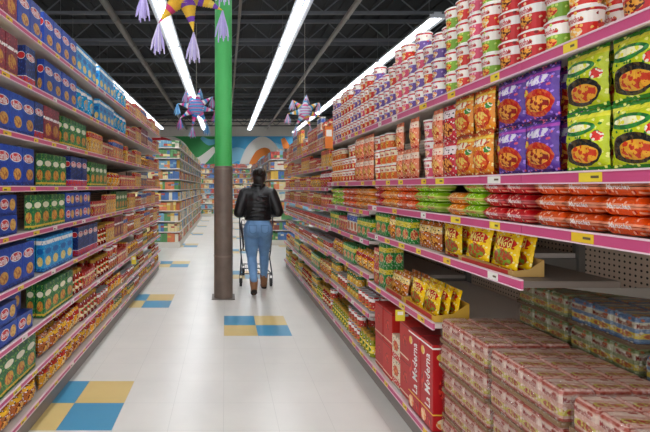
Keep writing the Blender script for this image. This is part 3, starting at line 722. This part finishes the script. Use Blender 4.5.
# ---------------- lights ----------------
LW=mat('ffffff',.5,emit=2.4,name='tube_glow'); HS=mat('aeb4bc',.4)
hm=MB();hm.box(-.06,.06,-1.2,1.2,.036,.095)
hm.face([(-.06,-1.2,.036),(-.13,-1.2,.0),(-.13,1.2,.0),(-.06,1.2,.036)]);hm.face([(.06,-1.2,.036),(.06,1.2,.036),(.13,1.2,.0),(.13,-1.2,.0)])
hm.box(-.012,.012,-1.2,1.2,-.004,.030)
hm.box(-.13,.13,-1.205,-1.195,0,.06);hm.box(-.13,.13,1.195,1.205,0,.06)
hmesh=hm.mesh('fixture_housing',[HS])
tm=MB();tm.tube([(0,-1.18,.012),(0,1.18,.012)],.019,8);tmesh=tm.mesh('fluorescent_tube',[LW])
rm=MB();
for yy in (-.9,.9): rm.tube([(0,yy,.096),(0,yy,.76)],.004,5)
rmesh=rm.mesh('hanger_rod',[mat('77797c',.4,.6)])
ZL=4.0
for X,y0,n in ((-2.89,3.2,8),(-.96,1.05,9),(1.13,1.05,9),(3.34,6.9,6)):
    for i in range(n):
        y=y0+1.2+i*2.43
        if y+1.2>YB: break
        r=empty('fluorescent_light_fixture',(X,y,ZL),'long white fluorescent strip fixture hung from the roof','light fixture','ceiling strip lights')
        obj('housing',hmesh,r)
        for dx in(-.055,.055): obj('fluorescent_tube',tmesh,r,(dx,0,0))
        obj('hanger_rod',rmesh,r)
        ld=bpy.data.lights.new('tube_light','AREA');ld.shape='RECTANGLE';ld.size=.11;ld.size_y=2.36;ld.energy=64 if y<9 else 80 if y<15 else 110;ld.color=(.96,.98,1)
        lo=bpy.data.objects.new('tube_light',ld);COL.objects.link(lo);lo.parent=r;lo.location=(0,0,.0345)
w=bpy.data.worlds.new('w');scene.world=w;w.use_nodes=True
w.node_tree.nodes['Background'].inputs[0].default_value=(.98,.985,1,1);w.node_tree.nodes['Background'].inputs[1].default_value=1.5

# ---------------- pinatas ----------------
def pinata(x,y,z,R,core,cols,tass,label,npt=7,rot0=0,tk=.62,cr=.36,st=12):
    root=empty('star_pinata',(x,y,z),label,'pinata')
    mb=MB();mb.ball((0,0,0),(R*cr,R*cr*.85,R*cr),20,12);
    for q in range(-4,5):
        zz=q*R*cr*.22; rr=math.sqrt(max(0,(R*cr)**2-zz*zz))+.006
        mb.tube([(rr*math.cos(a*math.pi/8),rr*.85*math.sin(a*math.pi/8),zz) for a in range(17)],R*.022,5,1+(q%2))
    obj('paper_core',mb.mesh('core',[mat(core,.8,noise=.3,nscale=60),mat(cols[0],.8),mat(cols[1],.8)]),root)
    for i in range(npt):
        a=rot0+2*math.pi*i/npt; d=Vector((math.sin(a),0,math.cos(a)))
        c=cols[i%len(cols)];c2=cols[(i+1)%len(cols)];c3=cols[(i+2)%len(cols)]
        mb=MB()
        for s_ in range(st):
            t0=.3+.7*s_/st;t1=.3+.7*(s_+1)/st
            r0=R*.18*(1-s_/st);r1=R*.18*(1-(s_+1)/st)+.001
            mb.tube([d*R*t0,d*R*t1],[r0*1.2,r1*.80+.001],14,(s_//2)%3)
        obj('paper_cone',mb.mesh('cone',[mat(c,.8,noise=.25,nscale=60),mat(c2,.8,noise=.2,nscale=60),mat(c3,.8,noise=.2,nscale=60)]),root)
        tip=d*R
        tb=MB();tl=R*tk
        for q in range(18):
            an=q*2.4;sp=.006+.007*(q%5)
            ox,oy=sp*math.cos(an),sp*math.sin(an);wd=R*.014
            for (cx,cy) in((wd,0),(0,wd)):
                pts=[(tip.x-cx,tip.y-cy,tip.z),(tip.x+cx,tip.y+cy,tip.z),(tip.x+ox*1.6+cx*1.2,tip.y+oy*1.6+cy,tip.z-tl*.6),(tip.x+ox*1.6-cx*1.2,tip.y+oy*1.6-cy,tip.z-tl*.6)]
                tb.face(pts,q%2)
                tb.face([pts[3],pts[2],(tip.x+ox*2+cx,tip.y+oy*2+cy,tip.z-tl*(.80+.2*(q%3)/2)),(tip.x+ox*2-cx,tip.y+oy*2-cy,tip.z-tl*(.80+.2*(q%3)/2))],q%2)
        obj('paper_tassel',tb.mesh('tassel',[mat(tass[i%len(tass)],.8,noise=.15,nscale=40),mat(tass[(i+1)%len(tass)],.8,noise=.15,nscale=40)]),root)
    mb=MB();mb.tube([(0,0,R*.3),(0,0,4.33-z)],.003,5);obj('hanging_string',mb.mesh('string',[mat('c8c4b8',.8)]),root)
pinata(-.36,4.0,3.13,.38,'e8c458',['e8c040','d0407a','f0d060','7a4ab8','e8c040'],['cfc4ee','e2daf6','c0b2e6'],'yellow, pink and purple star pinata with long lavender tassels',7,.25,.72)
pinata(-.52,8.0,2.80,.35,'7ab8e0',['3a90d8','e04a9c','f4f0ee','6ab8e8','e87ab0'],['4a8fc8','8fc0e0','d85a9c'],'blue, pink and white star pinata',8,.2,.62,.42)
pinata(1.45,8.0,2.72,.31,'7ab8d8',['e06a9c','e8e4ea','5aa8d0','e8b84a'],['8fc0e0','e6a0b8'],'pale blue and pink star pinata',7,.1)

# ---------------- shelf signs ----------------
def sign(x,y,z,w,h,c,label,s=1):
    mb=MB();mb.box(x-w/2,x+w/2,y-.003,y+.003,z,z+h);root=empty('shelf_sign',(x,y,z),label,'sign')
    obj('sign_card',mb.mesh('card',[mat(c,.5)],(x,y,z)),root)
    mb=MB();mb.box(x-w/2+.01,x+w/2-.01,y-.0045,y-.0031,z+h*.55,z+h*.85);obj('sign_stripe',mb.mesh('stripe',[mat('f2efe6',.5)],(x,y,z)),root)
    mb=MB();mb.box(x+s*w/2,x+s*(w/2+.02),y-.002,y+.002,z+h*.4,z+h*.6);obj('sign_clip',mb.mesh('clip',[mat('b0b0b0',.4,.5)],(x,y,z)),root)
sign(.945,4.0,1.70,.07,.20,'e07a2c','orange and white blade sign clipped to a shelf edge')
sign(.955,2.4,.62,.05,.06,'e8d23c','small yellow tag clipped to a shelf edge')
sign(-1.005,4.85,.50,.05,.09,'e8d23c','small yellow tag clipped to a low shelf edge',-1)

# ---------------- person ----------------
def remesh(mb,name,vox,m,parent=None,loc=(0,0,0),smooth=6,label=None,cat=None,mats=None):
    me=mb.mesh(name+'_raw',[m]); o=bpy.data.objects.new('tmp',me);COL.objects.link(o)
    r=o.modifiers.new('r','REMESH');r.mode='VOXEL';r.voxel_size=vox;r.use_smooth_shade=True
    s=o.modifiers.new('s','SMOOTH');s.iterations=smooth;s.factor=.5
    bpy.context.view_layer.update()
    dg=bpy.context.evaluated_depsgraph_get();nm=bpy.data.meshes.new_from_object(o.evaluated_get(dg));nm.name=name
    bpy.data.objects.remove(o)
    if not nm.materials: nm.materials.append(m)
    return obj(name,nm,parent,loc,label,cat)
PXY=(.42,5.6,0)
SK=mat('b98468',.55,noise=.06,nscale=30)
shL,shR=(-.165,.0,1.265),(.165,.0,1.265)
elL,elR=(-.245,-.06,1.03),(.25,-.055,1.04)
wrL,wrR=(-.17,.19,.995),(.19,.19,.995)
hpL,hpR=(-.085,0,.80),(.085,0,.80)
knL,knR=(-.075,.05,.45),(.095,.20,.48)
anL,anR=(-.065,-.20,.145),(.10,.28,.095)
HX=.015
b=MB()
b.ball((HX,.02,1.49),(.074,.090,.105),18,14); b.ball((HX,.06,1.44),(.052,.055,.06)); b.ball((HX,.118,1.475),(.011,.018,.018),10,6)
b.ball((HX-.076,.02,1.48),(.012,.02,.03),10,6);b.ball((HX+.076,.02,1.48),(.012,.02,.03),10,6)
b.ball((HX,.108,1.437),(.024,.012,.008),10,6)
b.capsule([(0,0,1.30),(HX,.01,1.42)],[.055,.048])
b.ball((0,0,1.18),(.13,.085,.15));b.ball((0,0,1.0),(.11,.08,.15));b.ball((0,-.01,.84),(.14,.095,.12))
for sh,el,wr in((shL,elL,wrL),(shR,elR,wrR)):
    b.capsule([(0,0,1.27),sh],[.06,.05]);b.capsule([sh,el],[.045,.036]);b.capsule([el,wr],[.036,.024])
for hp,kn,an,fd in((hpL,knL,anL,(.05,-.06)),(hpR,knR,anR,(.10,-.04))):
    b.capsule([hp,kn],[.08,.05]);b.capsule([kn,an],[.048,.032]); b.capsule([an,(an[0],an[1]+fd[0],an[2]+fd[1])],[.03,.025])
for s_,wr in((-1,wrL),(1,wrR)):
    pc=(wr[0],wr[1]+.065,wr[2]+.015)
    b.capsule([wr,pc],[.024,.028]); b.ball(pc,(.040,.045,.015))
    for f in range(4):
        fx=pc[0]+(-.03+.02*f); ln=[.92,1.05,1.0,.8][f if s_<0 else 3-f]
        b.capsule([(fx,pc[1]+.03,pc[2]+.005),(fx,pc[1]+.03+.038*ln,pc[2]+.012),(fx,pc[1]+.045+.045*ln,pc[2]-.012),(fx,pc[1]+.038+.03*ln,pc[2]-.035)],[.009,.0085,.008,.0075],seg=8)
    b.capsule([(pc[0]-s_*.034,pc[1]-.01,pc[2]-.004),(pc[0]-s_*.048,pc[1]+.025,pc[2]-.018),(pc[0]-s_*.036,pc[1]+.055,pc[2]-.036)],[.012,.010,.008],seg=8)
person=remesh(b,'person',.006,SK,None,PXY,3,'person seen from behind in black jacket and jeans pushing cart','person')
for sx in(-.028,.028):
    e=MB();e.ball((HX+sx,.098,1.492),.010,12,8);obj('eye',e.mesh('eye',[mat('2a1d16',.2)],smooth=True),person)
JK=mat('121215',.42,noise=.4,nscale=14,spec=.5)
j=MB()
j.ball((0,0,1.21),(.172,.120,.125));j.ball((0,-.005,1.11),(.180,.128,.13));j.ball((0,-.005,1.01),(.175,.128,.10));j.ball((0,-.005,.95),(.178,.132,.045))
j.capsule([(-.09,0,1.295),(.09,0,1.295)],[.068,.068]);j.capsule([(0,0,1.30),(.005,.005,1.365)],[.08,.066])
for sh,el,wr in((shL,elL,wrL),(shR,elR,wrR)):
    j.capsule([(0,0,1.26),sh],[.09,.078]);
    mid=tuple((sh[i]+el[i])/2 for i in range(3))
    j.capsule([sh,mid,el],[.080,.079,.070])
    m2=tuple(el[i]*.4+wr[i]*.6 for i in range(3))
    j.capsule([el,m2,wr],[.070,.056,.042])
for q in range(7):
    z_=.99+q*.04
    j.capsule([(-.12+.02*q,-.122,z_),(0.02*q-.03,-.134,z_+.015*math.sin(q*2.1)),(.07+.01*q,-.122,z_-.01)],[.008,.012,.008],seg=8)
remesh(j,'jacket',.009,JK,person,smooth=3)
cb=MB()
cb.tube([(HX*.6+.072*math.cos(a*math.pi/8),.005+.064*math.sin(a*math.pi/8),1.375) for a in range(17)],.02,8)
obj('jacket_collar',cb.mesh('collar',[JK],smooth=True),person)
JN=mat('6f98c4',.75,noise=.24,nscale=14)
j=MB()
j.ball((0,-.02,.845),(.176,.132,.13));j.ball((0,-.005,.93),(.150,.114,.08));j.ball((-.076,-.068,.81),(.102,.092,.105));j.ball((.076,-.068,.81),(.102,.092,.105))
for hp,kn,an in((hpL,knL,anL),(hpR,knR,anR)):
    md=tuple((hp[i]+kn[i])/2 for i in range(3))
    j.capsule([hp,md,kn],[.106,.092,.066])
    c=(kn[0]*.65+an[0]*.35,kn[1]*.65+an[1]*.35-.018,kn[2]*.65+an[2]*.35)
    j.capsule([kn,c,(an[0],an[1],an[2]+.07)],[.064,.062,.044])
    for q in range(3):
        t=.70+.07*q; p=[kn[i]*(1-t)+an[i]*t for i in range(3)]
        j.tube([(p[0]+.046*math.cos(a*math.pi/6),p[1]+.046*math.sin(a*math.pi/6),p[2]+.006*math.sin(a)) for a in range(13)],.007,6)
remesh(j,'jeans',.009,JN,person,smooth=3)
pk=MB()
for sx in(-.074,.074):
    pk.tube([(sx-.045,-.146,.875),(sx+.045,-.146,.875),(sx+.038,-.162,.79),(sx,-.164,.77),(sx-.038,-.162,.79),(sx-.045,-.146,.875)],.003,5)
obj('back_pocket',pk.mesh('pocket',[mat('4a6a8c',.8)]),person)
HR=mat('1a110d',.45,noise=.5,nscale=50)
h=MB();h.ball((HX,-.004,1.512),(.088,.094,.098));h.ball((HX,-.035,1.45),(.078,.062,.075));h.capsule([(HX,-.085,1.515),(HX,-.115,1.53)],[.03,.02]);h.ball((HX,-.115,1.545),(.050,.042,.048))
h.capsule([(HX-.05,-.03,1.44),(HX-.06,-.03,1.36)],[.03,.014]);h.capsule([(HX+.03,-.06,1.43),(HX+.03,-.075,1.35)],[.03,.012])
remesh(h,'hair',.008,HR,person,smooth=3)
SHM2=mat('8a5e3c',.6,noise=.2,nscale=30)
for an,pit in((anL,-.6),(anR,.12)):
    s_=MB();R3=Matrix.Rotation(pit,3,'X')
    def T(p): q=R3@Vector(p);return (an[0]+q.x,an[1]+q.y,an[2]+q.z)
    s_.capsule([T((0,0,.09)),T((0,0,.02)),T((0,-.005,-.045))],[.054,.050,.042]);s_.capsule([T((0,0,-.045)),T((0,.07,-.052)),T((0,.13,-.056 if pit>0 else -.025))],[.042,.042,.030])
    sh_=remesh(s_,'shoe',.007,SHM2,person,smooth=2)
    so=MB()
    if pit>0: so.ball(T((0,.05,-.080)),(.042,.118,.010),rot=R3)
    else: so.ball(T((0,.04,-.080)),(.042,.090,.010),rot=R3)
    so.ball(T((0,-.02,-.084)),(.036,.036,.016),rot=R3)
    obj('sole',so.mesh('sole',[mat('2c211a',.7)],smooth=True),sh_)

# ---------------- shopping cart ----------------
CX,CY=.42,PXY[1]+.325
root=empty('shopping_cart',(CX,CY,0),'dark wire shopping cart with red handle pushed by the person','shopping cart')
CH=mat('5c6066',.35,.85); RD=mat('b02a2a',.35)
def lerp(a,b,t): return a+(b-a)*t
def ring(t):
    z=lerp(.48,.84,t); w0=lerp(.17,.215,t); w1=lerp(.13,.16,t); ya=lerp(.12,.02,t); yb=lerp(.78,.88,t)
    return [(-w0,ya,z),(w0,ya,z),(w1,yb,z),(-w1,yb,z)]
bk=MB()
for i in range(7):
    r=ring(i/6);bk.tube(r+[r[0]],.005 if i in(0,6) else .0025,6)
r0,r1=ring(0),ring(1)
for s_ in range(4):
    n=[12,20,9,20][s_]
    for q in range(n):
        t=q/n;a=[lerp(r0[s_][k],r0[(s_+1)%4][k],t) for k in range(3)];c=[lerp(r1[s_][k],r1[(s_+1)%4][k],t) for k in range(3)]
        bk.tube([a,c],.0022,5)
for q in range(1,12):
    t=q/12;bk.tube([[lerp(r0[0][k],r0[1][k],t) for k in range(3)],[lerp(r0[3][k],r0[2][k],t) for k in range(3)]],.002,5)
obj('wire_basket',bk.mesh('basket',[CH],smooth=True),root)
fr=MB()
for s_ in(-1,1):
    fr.tube([(s_*.222,.0,.985),(s_*.222,.03,.86),(s_*.205,.10,.48),(s_*.195,.14,.38),(s_*.215,.02,.17)],.009,8)
    fr.tube([(s_*.195,.14,.38),(s_*.17,.40,.22),(s_*.145,.82,.17)],.009,8)
    fr.tube([(s_*.215,.02,.17),(s_*.145,.82,.17)],.009,8)
    fr.tube([(s_*.20,.12,.46),(s_*.135,.74,.475)],.007,8)
for y_,w_ in((.06,.212),(.82,.145),(.45,.18)): fr.tube([(-w_,y_,.17),(w_,y_,.17)],.008,8)
for q in range(7): 
    x=-.12+.04*q; fr.tube([(x,.06,.175),(x*.8,.82,.175)],.003,5)
obj('tube_frame',fr.mesh('frame',[CH],smooth=True),root)
hd=MB();hd.tube([(-.228,-.0,.985),(.228,0,.985)],.013,12);obj('handle',hd.mesh('handle',[RD],smooth=True),root)
cs=MB()
for q in range(9):
    x=-.16+.04*q;cs.tube([(x,.06,.83),(x,.20,.62)],.002,5)
cs.tube([(-.17,.20,.62),(.17,.20,.62)],.004,6);cs.tube([(-.18,.06,.83),(.18,.06,.83)],.004,6)
obj('child_seat',cs.mesh('seat',[CH]),root)
for x,y in((-.205,.06),(.205,.06),(-.14,.80),(.14,.80)):
    c=MB();c.box(x-.022,x-.018,y-.02,y+.02,.05,.15);c.box(x+.018,x+.022,y-.02,y+.02,.05,.15);c.box(x-.022,x+.022,y-.02,y+.02,.15,.158)
    ca=obj('caster_fork',c.mesh('fork',[CH]),root)
    c=MB();c.tube([(x-.016,y,.056),(x+.016,y,.056)],.055,20,0);c.tube([(x-.0175,y,.056),(x+.0175,y,.056)],.02,12,1)
    obj('wheel',c.mesh('wheel',[mat('2a2a2c',.6),mat('a0a0a4',.4)]),ca)

# ---------------- camera ----------------
cd=bpy.data.cameras.new('cam');cam=bpy.data.objects.new('camera',cd);COL.objects.link(cam)
cam.location=(0,0,H);cam.rotation_euler=(math.radians(90),0,0)
cd.sensor_width=36;cd.lens=F/650*36;cd.shift_x=(325-225)/650;cd.shift_y=-(216-187)/650;cd.clip_start=.05;cd.clip_end=100
scene.camera=cam
